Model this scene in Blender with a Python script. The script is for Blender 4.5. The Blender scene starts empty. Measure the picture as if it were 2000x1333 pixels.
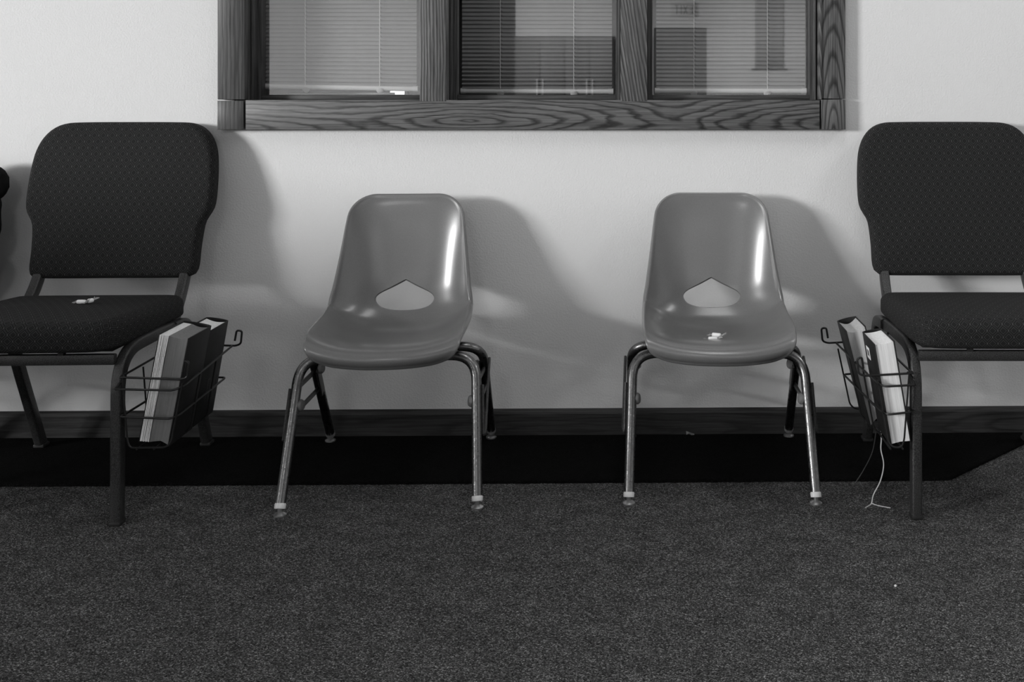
import bpy, bmesh, math, random
from mathutils import Vector, Matrix, noise
random.seed(7)
S = bpy.context.scene
COL = S.collection
R = math.radians

# ------------------------------------------------------------------ camera, world, light, exposure
cam_d = bpy.data.cameras.new('camera')
cam = bpy.data.objects.new('camera', cam_d); COL.objects.link(cam)
cam.location = (0, -2.856, 0.95); cam.rotation_euler = (R(90), 0, R(-1.0))
cam_d.sensor_width = 36; cam_d.lens = 35
cam_d.shift_x = -0.127; cam_d.shift_y = -0.2308
cam_d.clip_start = 0.05
S.camera = cam
S.view_settings.view_transform = 'Standard'; S.view_settings.look = 'None'
S.view_settings.gamma = 1; S.view_settings.use_curve_mapping = False
S.view_settings.exposure = 0.22
W = bpy.data.worlds.new('world'); S.world = W; W.use_nodes = True
W.node_tree.nodes['Background'].inputs[0].default_value = (1, 1, 1, 1)
W.node_tree.nodes['Background'].inputs[1].default_value = 0.02

def area(name, loc, rot, sx, sy, power):
    d = bpy.data.lights.new(name, 'AREA'); d.shape = 'RECTANGLE'; d.size = sx; d.size_y = sy; d.energy = power
    o = bpy.data.objects.new(name, d); COL.objects.link(o); o.location = loc; o.rotation_euler = rot
    return o
# daylight through the window of the left wall
area('window_daylight', (-9.04, -6.0, 1.95), (0, R(-90), 0), 1.30, 2.4, 1080)
# unseen fill lights added at the ceiling
for x, y, p in ((0.3, -1.2, 10), (2.6, -1.0, 19), (-0.8, -5.0, 20)):
    area('ceiling_fill', (x, y, 2.74), (0, 0, 0), 0.6, 1.2, p)
for x, y, p in ((-2.4, -10.8, 50), (2.4, -10.8, 60)):  # large soft pair added to brighten the far wall for its reflection
    area('ceiling_fill', (x, y, 2.74), (0, 0, 0), 3.4, 2.4, p)

# ------------------------------------------------------------------ node helpers
class NT:
    def __init__(s, name):
        s.m = bpy.data.materials.new(name); s.m.use_nodes = True
        s.t = s.m.node_tree; s.b = s.t.nodes['Principled BSDF']; s.out = s.t.nodes['Material Output']
    def n(s, typ, **k):
        x = s.t.nodes.new(typ)
        for a, v in k.items(): setattr(x, a, v)
        return x
    def l(s, a, b): s.t.links.new(a, b)
    def inp(s, sock, v):
        if isinstance(v, (int, float)): sock.default_value = v
        elif isinstance(v, (tuple, list)): sock.default_value = v
        else: s.l(v, sock)
    def m_(s, op, a, b=None, c=None):
        x = s.n('ShaderNodeMath', operation=op); s.inp(x.inputs[0], a)
        if b is not None: s.inp(x.inputs[1], b)
        if c is not None: s.inp(x.inputs[2], c)
        return x.outputs[0]
    def noise(s, vec, scale, detail=3, rough=0.5, dist=0.0):
        x = s.n('ShaderNodeTexNoise'); s.l(vec, x.inputs['Vector'])
        x.inputs['Scale'].default_value = scale; x.inputs['Detail'].default_value = detail
        x.inputs['Roughness'].default_value = rough; x.inputs['Distortion'].default_value = dist
        return x.outputs['Fac']
    def obj(s): return s.n('ShaderNodeTexCoord').outputs['Object']
    def uv(s): return s.n('ShaderNodeTexCoord').outputs['UV']
    def map(s, vec, scale=(1, 1, 1), rot=(0, 0, 0), loc=(0, 0, 0)):
        x = s.n('ShaderNodeMapping'); s.l(vec, x.inputs[0])
        x.inputs['Location'].default_value = loc; x.inputs['Rotation'].default_value = rot; x.inputs['Scale'].default_value = scale
        return x.outputs[0]
    def xyz(s, vec):
        x = s.n('ShaderNodeSeparateXYZ'); s.l(vec, x.inputs[0]); return x.outputs
    def ramp(s, fac, *stops):
        x = s.n('ShaderNodeValToRGB'); s.l(fac, x.inputs[0]); e = x.color_ramp.elements
        e[0].position = stops[0][0]; e[1].position = stops[-1][0]
        e[0].color = (stops[0][1],) * 3 + (1,); e[1].color = (stops[-1][1],) * 3 + (1,)
        for p, v in stops[1:-1]:
            q = e.new(p); q.color = (v, v, v, 1)
        return x.outputs[0]
    def bump(s, h, strength=0.3, dist=0.001):
        x = s.n('ShaderNodeBump'); x.inputs['Strength'].default_value = strength; x.inputs['Distance'].default_value = dist
        s.l(h, x.inputs['Height']); s.l(x.outputs[0], s.b.inputs['Normal'])
    def base(s, v):
        if isinstance(v, (int, float)): s.b.inputs['Base Color'].default_value = (v, v, v, 1)
        else: s.l(v, s.b.inputs['Base Color'])
    def set(s, **k):
        for a, v in k.items(): s.inp(s.b.inputs[a.replace('_', ' ')], v)

def simple(name, v, rough=0.5, metal=0.0, spec=0.5, var=0.0, coat=0.0):
    t = NT(name)
    if var:
        f = t.noise(t.obj(), 60, 4)
        t.base(t.ramp(f, (0.3, v * (1 - var)), (0.7, v * (1 + var))))
    else: t.base(v)
    t.set(Roughness=rough, Metallic=metal); t.b.inputs['Specular IOR Level'].default_value = spec
    t.b.inputs['Coat Weight'].default_value = coat; t.b.inputs['Coat Roughness'].default_value = 0.08
    return t.m

def mat_wall(v=0.74, name='orange peel paint'):
    t = NT(name); o = t.obj()
    a = t.noise(o, 190, 2, 0.55); b = t.noise(o, 70, 2, 0.5)
    h = t.m_('ADD', t.ramp(a, (0.38, 0.0), (0.66, 1.0)), t.m_('MULTIPLY', b, 0.7))
    c = t.noise(o, 2.2, 4)
    # a few small scuffs
    sc = t.noise(t.map(o, (9, 9, 60)), 1.0, 2)
    scuff = t.ramp(sc, (0.0, 1.0), (0.765, 1.0), (0.80, 0.86))
    t.base(t.m_('MULTIPLY', t.ramp(c, (0.3, v * 0.97), (0.7, v)), scuff))
    t.set(Roughness=0.75); t.b.inputs['Specular IOR Level'].default_value = 0.25
    t.bump(h, 0.22, 0.0016)
    return t.m

def mat_carpet(name, lo, mid, hi, scale, pile):
    t = NT(name); o = t.obj()
    o = t.map(o, rot=(0, 0, R(28)), scale=(1.0, 1.35, 1.0))
    w = t.n('ShaderNodeTexVoronoi'); t.l(o, w.inputs['Vector']); w.inputs['Scale'].default_value = scale
    wc = t.xyz(w.outputs['Color'])
    a = t.noise(o, scale * 1.15, 2, 0.6); b = t.noise(o, scale * 0.05, 3); c = t.noise(o, scale * 0.4, 2)
    f = t.m_('ADD', t.m_('MULTIPLY', a, 0.62), t.m_('ADD', t.m_('MULTIPLY', wc[0], 0.16), t.m_('ADD', t.m_('MULTIPLY', b, 0.10), t.m_('MULTIPLY', c, 0.14))))
    t.base(t.ramp(f, (0.36, lo), (0.50, mid * 0.8), (0.58, mid * 1.7), (0.70, hi)))
    t.set(Roughness=1.0); t.b.inputs['Specular IOR Level'].default_value = 0.05
    h = t.m_('ADD', t.m_('SUBTRACT', 1.0, w.outputs['Distance']), t.m_('MULTIPLY', a, 1.6))
    t.bump(h, pile, 0.004)
    return t.m

def mat_oak(name, along, centers, freq, light=0.135, dark=0.045, amt=0.06, rot=0.0, off=(0, 0, 0), ringw=0.30, rough=0.42):
    """flat sawn oak: nested growth rings round the given centres (cx, cz, half length, half height)"""
    t = NT(name); o = t.map(t.obj(), rot=(0, rot, 0), loc=off)
    if along == 'x': fib = t.map(o, (7, 90, 260)); warp = t.map(o, (5, 5, 26))
    else: fib = t.map(o, (260, 90, 7)); warp = t.map(o, (26, 5, 5))
    nz = t.m_('SUBTRACT', t.noise(warp, 1.0, 4, 0.55), 0.5)
    x, y, z = t.xyz(o)
    d = None
    for cx, cz, a, b in centers:
        e = t.m_('SQRT', t.m_('ADD', t.m_('POWER', t.m_('ABSOLUTE', t.m_('DIVIDE', t.m_('SUBTRACT', x, cx), a)), 2.0),
                              t.m_('POWER', t.m_('ABSOLUTE', t.m_('DIVIDE', t.m_('SUBTRACT', z, cz), b)), 2.0)))
        if d is None: d = e
        else:
            sm = t.n('ShaderNodeMath', operation='SMOOTH_MIN'); t.l(d, sm.inputs[0]); t.l(e, sm.inputs[1]); sm.inputs[2].default_value = 0.5
            d = sm.outputs[0]
    d = t.m_('ADD', d, t.m_('MULTIPLY', nz, amt * 10))
    fr = t.m_('FRACT', t.m_('MULTIPLY', d, freq))
    ring = t.ramp(fr, (0.0, 1.0), (ringw * 0.45, 0.75), (ringw, 0.10), (0.80, 0.0), (1.0, 1.0))
    f2 = t.noise(fib, 1.0, 3, 0.6)
    fleck = t.ramp(f2, (0.35, 0.55), (0.62, 1.15))
    col = t.m_('MULTIPLY', t.m_('SUBTRACT', light, t.m_('MULTIPLY', ring, light - dark)), fleck)
    t.base(col); t.set(Roughness=rough); t.b.inputs['Specular IOR Level'].default_value = 0.35
    t.bump(t.m_('SUBTRACT', f2, t.m_('MULTIPLY', ring, 0.8)), 0.25, 0.0006)
    return t.m

def mat_fabric():
    t = NT('diamond weave upholstery'); u, v, _ = t.xyz(t.uv())
    a_ = t.m_('DIVIDE', u, 0.0242); b_ = t.m_('DIVIDE', v, 0.0333)
    fa = t.m_('SUBTRACT', t.m_('FRACT', t.m_('ADD', t.m_('ADD', a_, b_), 100.0)), 0.5)
    fb = t.m_('SUBTRACT', t.m_('FRACT', t.m_('ADD', t.m_('SUBTRACT', a_, b_), 100.0)), 0.5)
    du = t.m_('ABSOLUTE', t.m_('MULTIPLY', t.m_('ADD', fa, fb), 0.0121)); dv = t.m_('ABSOLUTE', t.m_('MULTIPLY', t.m_('SUBTRACT', fa, fb), 0.01665))
    d = t.m_('ADD', t.m_('DIVIDE', du, 0.0076), t.m_('DIVIDE', dv, 0.0086))          # distance from a motif's centre
    line = t.ramp(t.m_('MULTIPLY', d, 0.5), (0.0, 0.16), (0.36, 0.16), (0.42, 0.02), (0.46, 0.9), (0.53, 0.9), (0.58, 0.0), (0.70, 0.0), (0.74, 0.42), (0.88, 0.42), (0.94, 0.05), (1.0, 0.05))
    mn = t.m_('MINIMUM', t.m_('ABSOLUTE', fa), t.m_('ABSOLUTE', fb))
    dot = t.ramp(mn, (0.0, 0.0), (0.415, 0.0), (0.46, 1.0), (1.0, 1.0))
    th = t.noise(t.map(t.uv(), (900, 900, 1)), 1.0, 2)
    k = t.m_('ADD', t.m_('MULTIPLY', line, 0.044), t.m_('MULTIPLY', dot, 0.062))
    t.base(t.m_('MULTIPLY', t.m_('ADD', k, 0.0045), t.m_('ADD', 0.65, t.m_('MULTIPLY', th, 0.7))))
    t.set(Roughness=0.85); t.b.inputs['Specular IOR Level'].default_value = 0.2
    t.b.inputs['Sheen Weight'].default_value = 0.0
    t.bump(t.m_('ADD', t.m_('MULTIPLY', line, 1.0), t.m_('MULTIPLY', th, 0.4)), 0.5, 0.0012)
    return t.m

def mat_hammer():
    t = NT('hammered black enamel'); o = t.obj()
    a = t.noise(o, 520, 2, 0.5)
    t.base(t.ramp(a, (0.35, 0.016), (0.7, 0.075)))
    t.set(Roughness=0.32, Metallic=0.35); t.bump(a, 0.55, 0.0016)
    return t.m

def mat_shell():
    t = NT('moulded fibreglass'); o = t.obj()
    a = t.noise(o, 420, 3, 0.6); b = t.noise(o, 9, 3)
    f = t.m_('ADD', t.m_('MULTIPLY', a, 0.8), t.m_('MULTIPLY', b, 0.2))
    t.base(t.ramp(f, (0.35, 0.142), (0.65, 0.168)))
    t.set(Roughness=0.29)
    t.b.inputs['Specular IOR Level'].default_value = 0.6
    t.b.inputs['Coat Weight'].default_value = 0.3; t.b.inputs['Coat Roughness'].default_value = 0.16
    return t.m

def mat_chrome():
    t = NT('worn chrome tube'); o = t.obj()
    a = t.noise(o, 120, 4, 0.7)
    t.base(t.ramp(a, (0.30, 0.10), (0.40, 0.17), (0.7, 0.21)))
    t.set(Roughness=t.ramp(a, (0.3, 0.5), (0.6, 0.27)), Metallic=1.0)
    return t.m

def mat_pages(v=0.62):
    t = NT('page edges'); o = t.obj()
    a = t.noise(t.map(o, (1500, 1500, 4)), 1.0, 2, 0.6); b = t.noise(t.map(o, (240, 240, 3)), 1.0, 3)
    t.base(t.m_('MULTIPLY', t.ramp(a, (0.3, v * 0.84), (0.6, v)), t.ramp(b, (0.3, 0.82), (0.6, 1.0))))
    t.set(Roughness=0.8); t.bump(a, 0.4, 0.0008)
    return t.m

def mat_glass():
    t = NT('window glass')
    tr = t.n('ShaderNodeBsdfTransparent'); gl = t.n('ShaderNodeBsdfGlossy'); gl.inputs['Roughness'].default_value = 0.015
    mx = t.n('ShaderNodeMixShader'); mx.inputs[0].default_value = 0.14
    t.l(tr.outputs[0], mx.inputs[1]); t.l(gl.outputs[0], mx.inputs[2]); t.l(mx.outputs[0], t.out.inputs[0])
    return t.m

def mat_clear():
    t = NT('clear cellophane')
    tr = t.n('ShaderNodeBsdfTransparent'); t.base(0.6); t.set(Roughness=0.15)
    mx = t.n('ShaderNodeMixShader'); mx.inputs[0].default_value = 0.38
    t.l(tr.outputs[0], mx.inputs[1]); t.l(t.b.outputs[0], mx.inputs[2]); t.l(mx.outputs[0], t.out.inputs[0])
    return t.m

M = dict(
    wall=mat_wall(), ceil=simple('ceiling paint', 0.5, 0.9), far=mat_wall(0.74, 'far wall paint'),
    carpet=mat_carpet('flecked carpet', 0.014, 0.094, 0.62, 290, 1.0),
    rug=mat_carpet('dark pile runner', 0.003, 0.006, 0.014, 420, 0.8),
    fabric=mat_fabric(), hammer=mat_hammer(), shell=mat_shell(), chrome=mat_chrome(),
    wire=simple('black wire', 0.02, 0.35, 0.3), board=simple('black board', 0.01, 0.7),
    cover=simple('black book cloth', 0.011, 0.55, spec=0.35, var=0.2), pages=mat_pages(0.93), pages2=mat_pages(0.22), pages3=mat_pages(0.5),
    white=simple('white plastic', 0.75, 0.4), bumper=simple('grey rubber bumper', 0.16, 0.6), plug=simple('white candy', 0.9, 0.5),
    clear=mat_clear(), steel=simple('bright steel', 0.62, 0.33, 0.95),
    slat=simple('painted aluminium slat', 0.20, 0.5, var=0.05), rail=simple('painted rail', 0.62, 0.35), cord=simple('ladder cord', 0.72, 0.8),
    glass=mat_glass(), paper=simple('white paper', 0.85, 0.7), ink=simple('grey print', 0.12, 0.7), dim=simple('dim print', 0.035, 0.6),
    ribbon=simple('pale ribbon', 0.6, 0.4), darkribbon=simple('dark ribbon', 0.05, 0.4), jacket=simple('dark jacket cloth', 0.010, 0.9, spec=0.1, var=0.4),
    dark=simple('dark doorway', 0.05, 0.7), door=simple('door paint', 0.22, 0.5), cab=simple('dark cabinet', 0.12, 0.6, var=0.1),
    exitbody=simple('exit sign housing', 0.62, 0.5), exitred=simple('exit sign letters', 0.12, 0.5), banner=simple('grey banner cloth', 0.34, 0.9), lint=simple('lint', 0.7, 0.9),
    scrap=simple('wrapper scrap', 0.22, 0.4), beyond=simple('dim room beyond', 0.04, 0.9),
)
XA, XB = -1.0714, 0.5571           # inner edges of the side casings
ZA = 0.9640                        # top of the apron
M['oak_apron'] = mat_oak('oak apron', 'x', [(-0.44, 0.905, 0.30, 0.036), (0.62, 0.895, 0.24, 0.042), (-1.15, 0.88, 0.5, 0.05)], 3.6, 0.135, 0.032, amt=0.06)
M['oak_left'] = mat_oak('oak left casing', 'z', [(-3.0, 1.0, 1.0, 8.0)], 90, 0.095, 0.060, amt=0.0016, ringw=0.4)
M['oak_right'] = mat_oak('oak right casing', 'z', [(0.594, 0.80, 0.020, 0.17)], 2.3, 0.135, 0.038, amt=0.05)
M['oak_mullion'] = mat_oak('oak mullion straight', 'z', [(-3.0, 1.0, 1.0, 9.0)], 120, 0.185, 0.05, amt=0.0014, ringw=0.55)
M['oak_mullion2'] = mat_oak('oak mullion slanted', 'z', [(-3.0, 1.0, 1.0, 9.0)], 105, 0.165, 0.05, amt=0.0016, ringw=0.55, rot=R(9))
M['oak_plain'] = mat_oak('oak sash', 'x', [(0, -5, 9, 1.0)], 90, 0.075, 0.045, amt=0.002)
M['oak_jamb'] = mat_oak('oak jamb', 'z', [(-3, 1, 1.0, 9.0)], 90, 0.075, 0.045, amt=0.002)
M['oak_base'] = mat_oak('oak baseboard', 'x', [(-0.1, 0.02, 0.7, 0.05), (1.2, 0.03, 0.4, 0.05), (-1.5, 0.02, 0.8, 0.06)], 3.0, 0.036, 0.018, amt=0.06, rough=0.5)

# ------------------------------------------------------------------ object helpers
def mesh_obj(name, me, mat, parent=None):
    o = bpy.data.objects.new(name, me); COL.objects.link(o)
    if mat is not None and not me.materials: me.materials.append(mat)
    if parent is not None: o.parent = parent
    return o
def obj(name, bm, mat, parent=None, smooth=True, angle=40):
    me = bpy.data.meshes.new(name)
    bmesh.ops.recalc_face_normals(bm, faces=bm.faces)
    bm.to_mesh(me); bm.free()
    if smooth:
        for p in me.polygons: p.use_smooth = True
        me.set_sharp_from_angle(angle=R(angle))
    return mesh_obj(name, me, mat, parent)
def tag(o, label, cat, group=None, kind=None):
    if label: o['label'] = label
    if cat: o['category'] = cat
    if group: o['group'] = group
    if kind: o['kind'] = kind
    return o
def empty(name, loc, rz=0.0, rot=None):
    o = bpy.data.objects.new(name, None); COL.objects.link(o); o.location = loc
    o.rotation_euler = rot if rot else (0, 0, rz); o.empty_display_size = 0.05
    return o
def struct(o): o['kind'] = 'structure'; return o

def add_box(bm, x0, x1, y0, y1, z0, z1, bevel=0.0):
    r = bmesh.ops.create_cube(bm, size=1.0)
    vs = r['verts']
    for v in vs:
        v.co = Vector(((x0 + x1) / 2 + v.co.x * (x1 - x0), (y0 + y1) / 2 + v.co.y * (y1 - y0), (z0 + z1) / 2 + v.co.z * (z1 - z0)))
    if bevel:
        es = list({e for v in vs for e in v.link_edges})
        bmesh.ops.bevel(bm, geom=es, offset=bevel, segments=2, profile=0.5, affect='EDGES')
def box(name, x0, x1, y0, y1, z0, z1, mat, parent=None, bevel=0.0):
    bm = bmesh.new(); add_box(bm, x0, x1, y0, y1, z0, z1, bevel); return obj(name, bm, mat, parent)

def circle_prof(r, n=10, ry=None):
    ry = ry or r
    return [(r * math.cos(2 * math.pi * k / n), ry * math.sin(2 * math.pi * k / n)) for k in range(n)]
def rect_prof(w, h, r, seg=3):
    out = []
    for cx, cy, a0 in ((w / 2 - r, h / 2 - r, 0), (-w / 2 + r, h / 2 - r, 90), (-w / 2 + r, -h / 2 + r, 180), (w / 2 - r, -h / 2 + r, 270)):
        for k in range(seg + 1):
            a = R(a0 + 90 * k / seg); out.append((cx + r * math.cos(a), cy + r * math.sin(a)))
    return out
def fillet(pts, r, seg=6):
    pts = [Vector(p) for p in pts]; out = [pts[0]]
    for i in range(1, len(pts) - 1):
        rr = r[i - 1] if isinstance(r, (list, tuple)) else r
        a, b, c = pts[i - 1], pts[i], pts[i + 1]
        d1 = (a - b); d2 = (c - b); l = min(rr, d1.length * 0.48, d2.length * 0.48)
        p1 = b + d1.normalized() * l; p2 = b + d2.normalized() * l
        for k in range(seg + 1):
            t = k / seg; out.append(p1 * (1 - t) ** 2 + b * 2 * t * (1 - t) + p2 * t * t)
    out.append(pts[-1]); return out
def catmull(pts, n=8, closed=False):
    P = [Vector(p) for p in pts]; out = []; N = len(P)
    rng = range(N if closed else N - 1)
    for i in rng:
        g = lambda k: P[k % N] if closed else P[max(0, min(N - 1, k))]
        p0, p1, p2, p3 = g(i - 1), g(i), g(i + 1), g(i + 2)
        for k in range(n):
            t = k / n
            out.append(0.5 * ((2 * p1) + (p2 - p0) * t + (2 * p0 - 5 * p1 + 4 * p2 - p3) * t * t + (3 * p1 - p0 - 3 * p2 + p3) * t ** 3))
    if not closed: out.append(P[-1])
    return out
def add_sweep(bm, pts, prof, ref=None, closed=False, scale=None):
    pts = [Vector(p) for p in pts]; N = len(pts); rings = []
    nrm = Vector(ref) if ref else None
    for i, p in enumerate(pts):
        if closed: t = pts[(i + 1) % N] - pts[i - 1]
        else: t = pts[min(i + 1, N - 1)] - pts[max(i - 1, 0)]
        t.normalize()
        if nrm is None: nrm = Vector((0, 0, 1)) if abs(t.z) < 0.9 else Vector((1, 0, 0))
        base = Vector(ref) if ref else nrm
        n1 = base - t * base.dot(t)
        if n1.length < 1e-5: n1 = t.orthogonal()
        n1.normalize(); nrm = n1; n2 = t.cross(n1)
        s = scale(i / max(1, N - 1)) if scale else 1.0
        rings.append([bm.verts.new(p + n1 * a * s + n2 * b * s) for a, b in prof])
    K = len(prof)
    for i in range(N if closed else N - 1):
        A, B = rings[i], rings[(i + 1) % N]
        for k in range(K): bm.faces.new((A[k], A[(k + 1) % K], B[(k + 1) % K], B[k]))
    if not closed:
        bm.faces.new(rings[0][::-1]); bm.faces.new(rings[-1])
def add_lathe(bm, prof, center, axis=(0, 0, 1), n=16):
    """prof: list of (radius, height) along axis"""
    ax = Vector(axis).normalized(); u = ax.orthogonal().normalized(); v = ax.cross(u); c = Vector(center); rings = []
    for r, h in prof:
        rings.append([bm.verts.new(c + ax * h + (u * math.cos(2 * math.pi * k / n) + v * math.sin(2 * math.pi * k / n)) * r) for k in range(n)])
    for A, B in zip(rings, rings[1:]):
        for k in range(n): bm.faces.new((A[k], A[(k + 1) % n], B[(k + 1) % n], B[k]))
    bm.faces.new(rings[0][::-1]); bm.faces.new(rings[-1])
def copy_tree(o, parent=None):
    c = o.copy(); COL.objects.link(c)
    if parent is not None: c.parent = parent
    for ch in list(o.children): copy_tree(ch, c)
    return c

# ------------------------------------------------------------------ the room
XL, XR, YF, ZC = -9.0, 5.2, -13.0, 2.78
struct(box('floor', XL, XR, YF, 0.14, -0.06, 0.0, M['carpet']))
struct(box('ceiling', XL, XR, YF, 0.14, ZC, ZC + 0.06, M['ceil']))
WT, WZ0, WZ1 = 0.16, 0.925, 2.06    # wall thickness, opening bottom and top
OX0, OX1 = -1.112, 0.598
bm = bmesh.new()
add_box(bm, XL, OX0, 0, WT, 0, ZC); add_box(bm, OX1, XR, 0, WT, 0, ZC)
add_box(bm, OX0, OX1, 0, WT, 0, WZ0); add_box(bm, OX0, OX1, 0, WT, WZ1, ZC)
struct(obj('wall_back', bm, M['wall'], smooth=False))
struct(box('wall_right', XR, XR + 0.12, YF, WT, 0, ZC, M['far']))
# left wall with two window openings
bm = bmesh.new(); x0, x1 = XL - 0.12, XL
add_box(bm, x0, x1, YF, WT, 0, 1.18); add_box(bm, x0, x1, YF, WT, 2.62, ZC)
add_box(bm, x0, x1, -4.75, WT, 1.18, 2.62); add_box(bm, x0, x1, YF, -7.25, 1.18, 2.62)
struct(obj('wall_left', bm, M['far'], smooth=False))
def side_window(name, y0, y1):
    e = struct(empty(name, (XL, (y0 + y1) / 2, 1.18)))
    def fr(n, ya, yb, za, zb):
        o = box(n, -0.06, -0.01, ya - (y0 + y1) / 2, yb - (y0 + y1) / 2, za - 1.18, zb - 1.18, M['oak_jamb'], e)
    fr('frame_rail', y0, y1, 1.18, 1.23); fr('frame_rail', y0, y1, 2.57, 2.62); fr('frame_stile', y0, y0 + 0.06, 1.23, 2.57); fr('frame_stile', y1 - 0.06, y1, 1.23, 2.57)
    fr('glazing_bar', (y0 + y1) / 2 - 0.025, (y0 + y1) / 2 + 0.025, 1.23, 2.57)
side_window('window_2', -7.25, -4.75)
# far wall behind the camera (seen as a reflection in the window glass)
bm = bmesh.new()
add_box(bm, XL, -2.75, YF - 0.12, YF, 0, ZC); add_box(bm, -1.75, 0.47, YF - 0.12, YF, 0, ZC); add_box(bm, 1.32, XR, YF - 0.12, YF, 0, ZC)
add_box(bm, 0.47, 1.32, YF - 0.12, YF, 2.19, ZC); add_box(bm, -2.75, -1.75, YF - 0.12, YF, 2.70, ZC)
struct(obj('wall_front', bm, M['far'], smooth=False))
d1 = struct(empty('door_1', (0.9, YF - 0.02, 0)))
box('door_leaf', -0.42, 0.42, -0.05, 0.0, 0.005, 2.18, M['door'], d1)
bm = bmesh.new(); add_lathe(bm, [(0.022, 0), (0.012, 0.02), (0.012, 0.045), (0.028, 0.055), (0.026, 0.08)], (-0.34, 0, 1.0), (0, 1, 0)); obj('door_knob', bm, M['steel'], d1)
d2 = struct(empty('door_2', (-2.25, YF - 0.6, 0)))
box('passage_back', -0.75, 0.75, -0.05, 0.0, 0, 2.85, M['dark'], d2); box('passage_side', -0.56, -0.5, 0, 0.5, 0, 2.85, M['dark'], d2); box('passage_side', 0.5, 0.56, 0, 0.5, 0, 2.85, M['dark'], d2)
box('passage_floor', -0.56, 0.56, 0, 0.6, -0.05, 0.0, M['dark'], d2)
box('passage_lid', -0.56, 0.56, 0, 0.5, 2.80, 2.85, M['dark'], d2)
ex = empty('exit_sign', (0.93, YF + 0.004, 2.38)); tag(ex, 'exit sign above the door, mirrored in the right window pane', 'sign')
box('housing', -0.19, 0.19, 0, 0.05, -0.02, 0.22, M['exitbody'], ex, 0.006)
bm = bmesh.new()
def bar(x0, z0, x1, z1, w=0.016):
    dx, dz = x1 - x0, z1 - z0; l = math.hypot(dx, dz); nx, nz = -dz / l * w / 2, dx / l * w / 2
    q = [(x0 + nx, z0 + nz), (x1 + nx, z1 + nz), (x1 - nx, z1 - nz), (x0 - nx, z0 - nz)]
    a = [bm.verts.new((p[0], 0.050, p[1])) for p in q]; b = [bm.verts.new((p[0], 0.054, p[1])) for p in q]
    bm.faces.new(a); bm.faces.new(b[::-1])
    for k in range(4): bm.faces.new((a[k], b[k], b[(k + 1) % 4], a[(k + 1) % 4]))
# the sign faces +Y: its reader looks towards -Y, so its left is at +X
for ltr, cx in (('E', 0.125), ('X', 0.045), ('I', -0.025), ('T', -0.095)):
    L_, R_, b_, t_ = cx + 0.03, cx - 0.03, 0.02, 0.17
    if ltr == 'E': bar(L_, b_, L_, t_); bar(L_, b_ + .008, R_, b_ + .008); bar(L_, (b_ + t_) / 2, R_ + .01, (b_ + t_) / 2); bar(L_, t_ - .008, R_, t_ - .008)
    if ltr == 'X': bar(L_, b_, R_, t_); bar(R_, b_, L_, t_)
    if ltr == 'I': bar(cx, b_, cx, t_)
    if ltr == 'T': bar(cx, b_, cx, t_); bar(L_, t_ - .008, R_, t_ - .008)
obj('lettering', bm, M['exitred'], ex, smooth=False)
bn = empty('wall_banner', (2.33, YF + 0.003, 1.5)); tag(bn, 'long grey banner on a rod, mirrored in the right window pane', 'banner')
bm = bmesh.new()
for k in range(13):
    x = -0.235 + 0.47 * k / 12; yy = 0.014 + 0.006 * math.sin(k * 1.9)
    for z in (0.03, 1.18): bm.verts.new((x, yy, z))
bm.verts.ensure_lookup_table()
for k in range(12): bm.faces.new((bm.verts[2 * k], bm.verts[2 * k + 2], bm.verts[2 * k + 3], bm.verts[2 * k + 1]))
o = obj('cloth', bm, M['banner'], bn); md = o.modifiers.new('t', 'SOLIDIFY'); md.thickness = 0.003
bm = bmesh.new(); add_sweep(bm, [(-0.29, 0.014, 0.02), (0.29, 0.014, 0.02)], circle_prof(0.014)); obj('bottom_rod', bm, M['cab'], bn)
bm = bmesh.new(); add_sweep(bm, [(-0.27, 0.014, 1.19), (0.27, 0.014, 1.19)], circle_prof(0.014)); obj('top_rod', bm, M['cab'], bn)
cb = empty('storage_cabinet', (-0.93, YF + 0.02, 0)); tag(cb, 'tall dark storage cabinet mirrored in the middle window pane', 'cabinet')
box('carcass', -0.78, 0.78, 0, 0.46, 0, 2.02, M['cab'], cb)
for k in range(4):
    x = -0.76 + k * 0.385
    dd = box('cabinet_door', x, x + 0.365, 0.46, 0.48, 0.06, 1.97, M['cab'], cb, 0.004)
    box('handle', x + (0.32 if k % 2 == 0 else 0.025), x + (0.34 if k % 2 == 0 else 0.045), 0.48, 0.50, 0.75, 1.35, M['rail'], dd, 0.004)
# baseboard with a small eased top
bm = bmesh.new()
prof = [(0, 0), (-0.014, 0), (-0.014, 0.068), (-0.010, 0.076), (-0.003, 0.080), (0, 0.080)]
A = [bm.verts.new((XL, y, z)) for y, z in prof]; B = [bm.verts.new((XR, y, z)) for y, z in prof]
for k in range(len(prof)): bm.faces.new((A[k], A[(k + 1) % 6], B[(k + 1) % 6], B[k]))
bm.faces.new(A[::-1]); bm.faces.new(B)
struct(obj('baseboard_back', bm, M['oak_base'], smooth=False))

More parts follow.
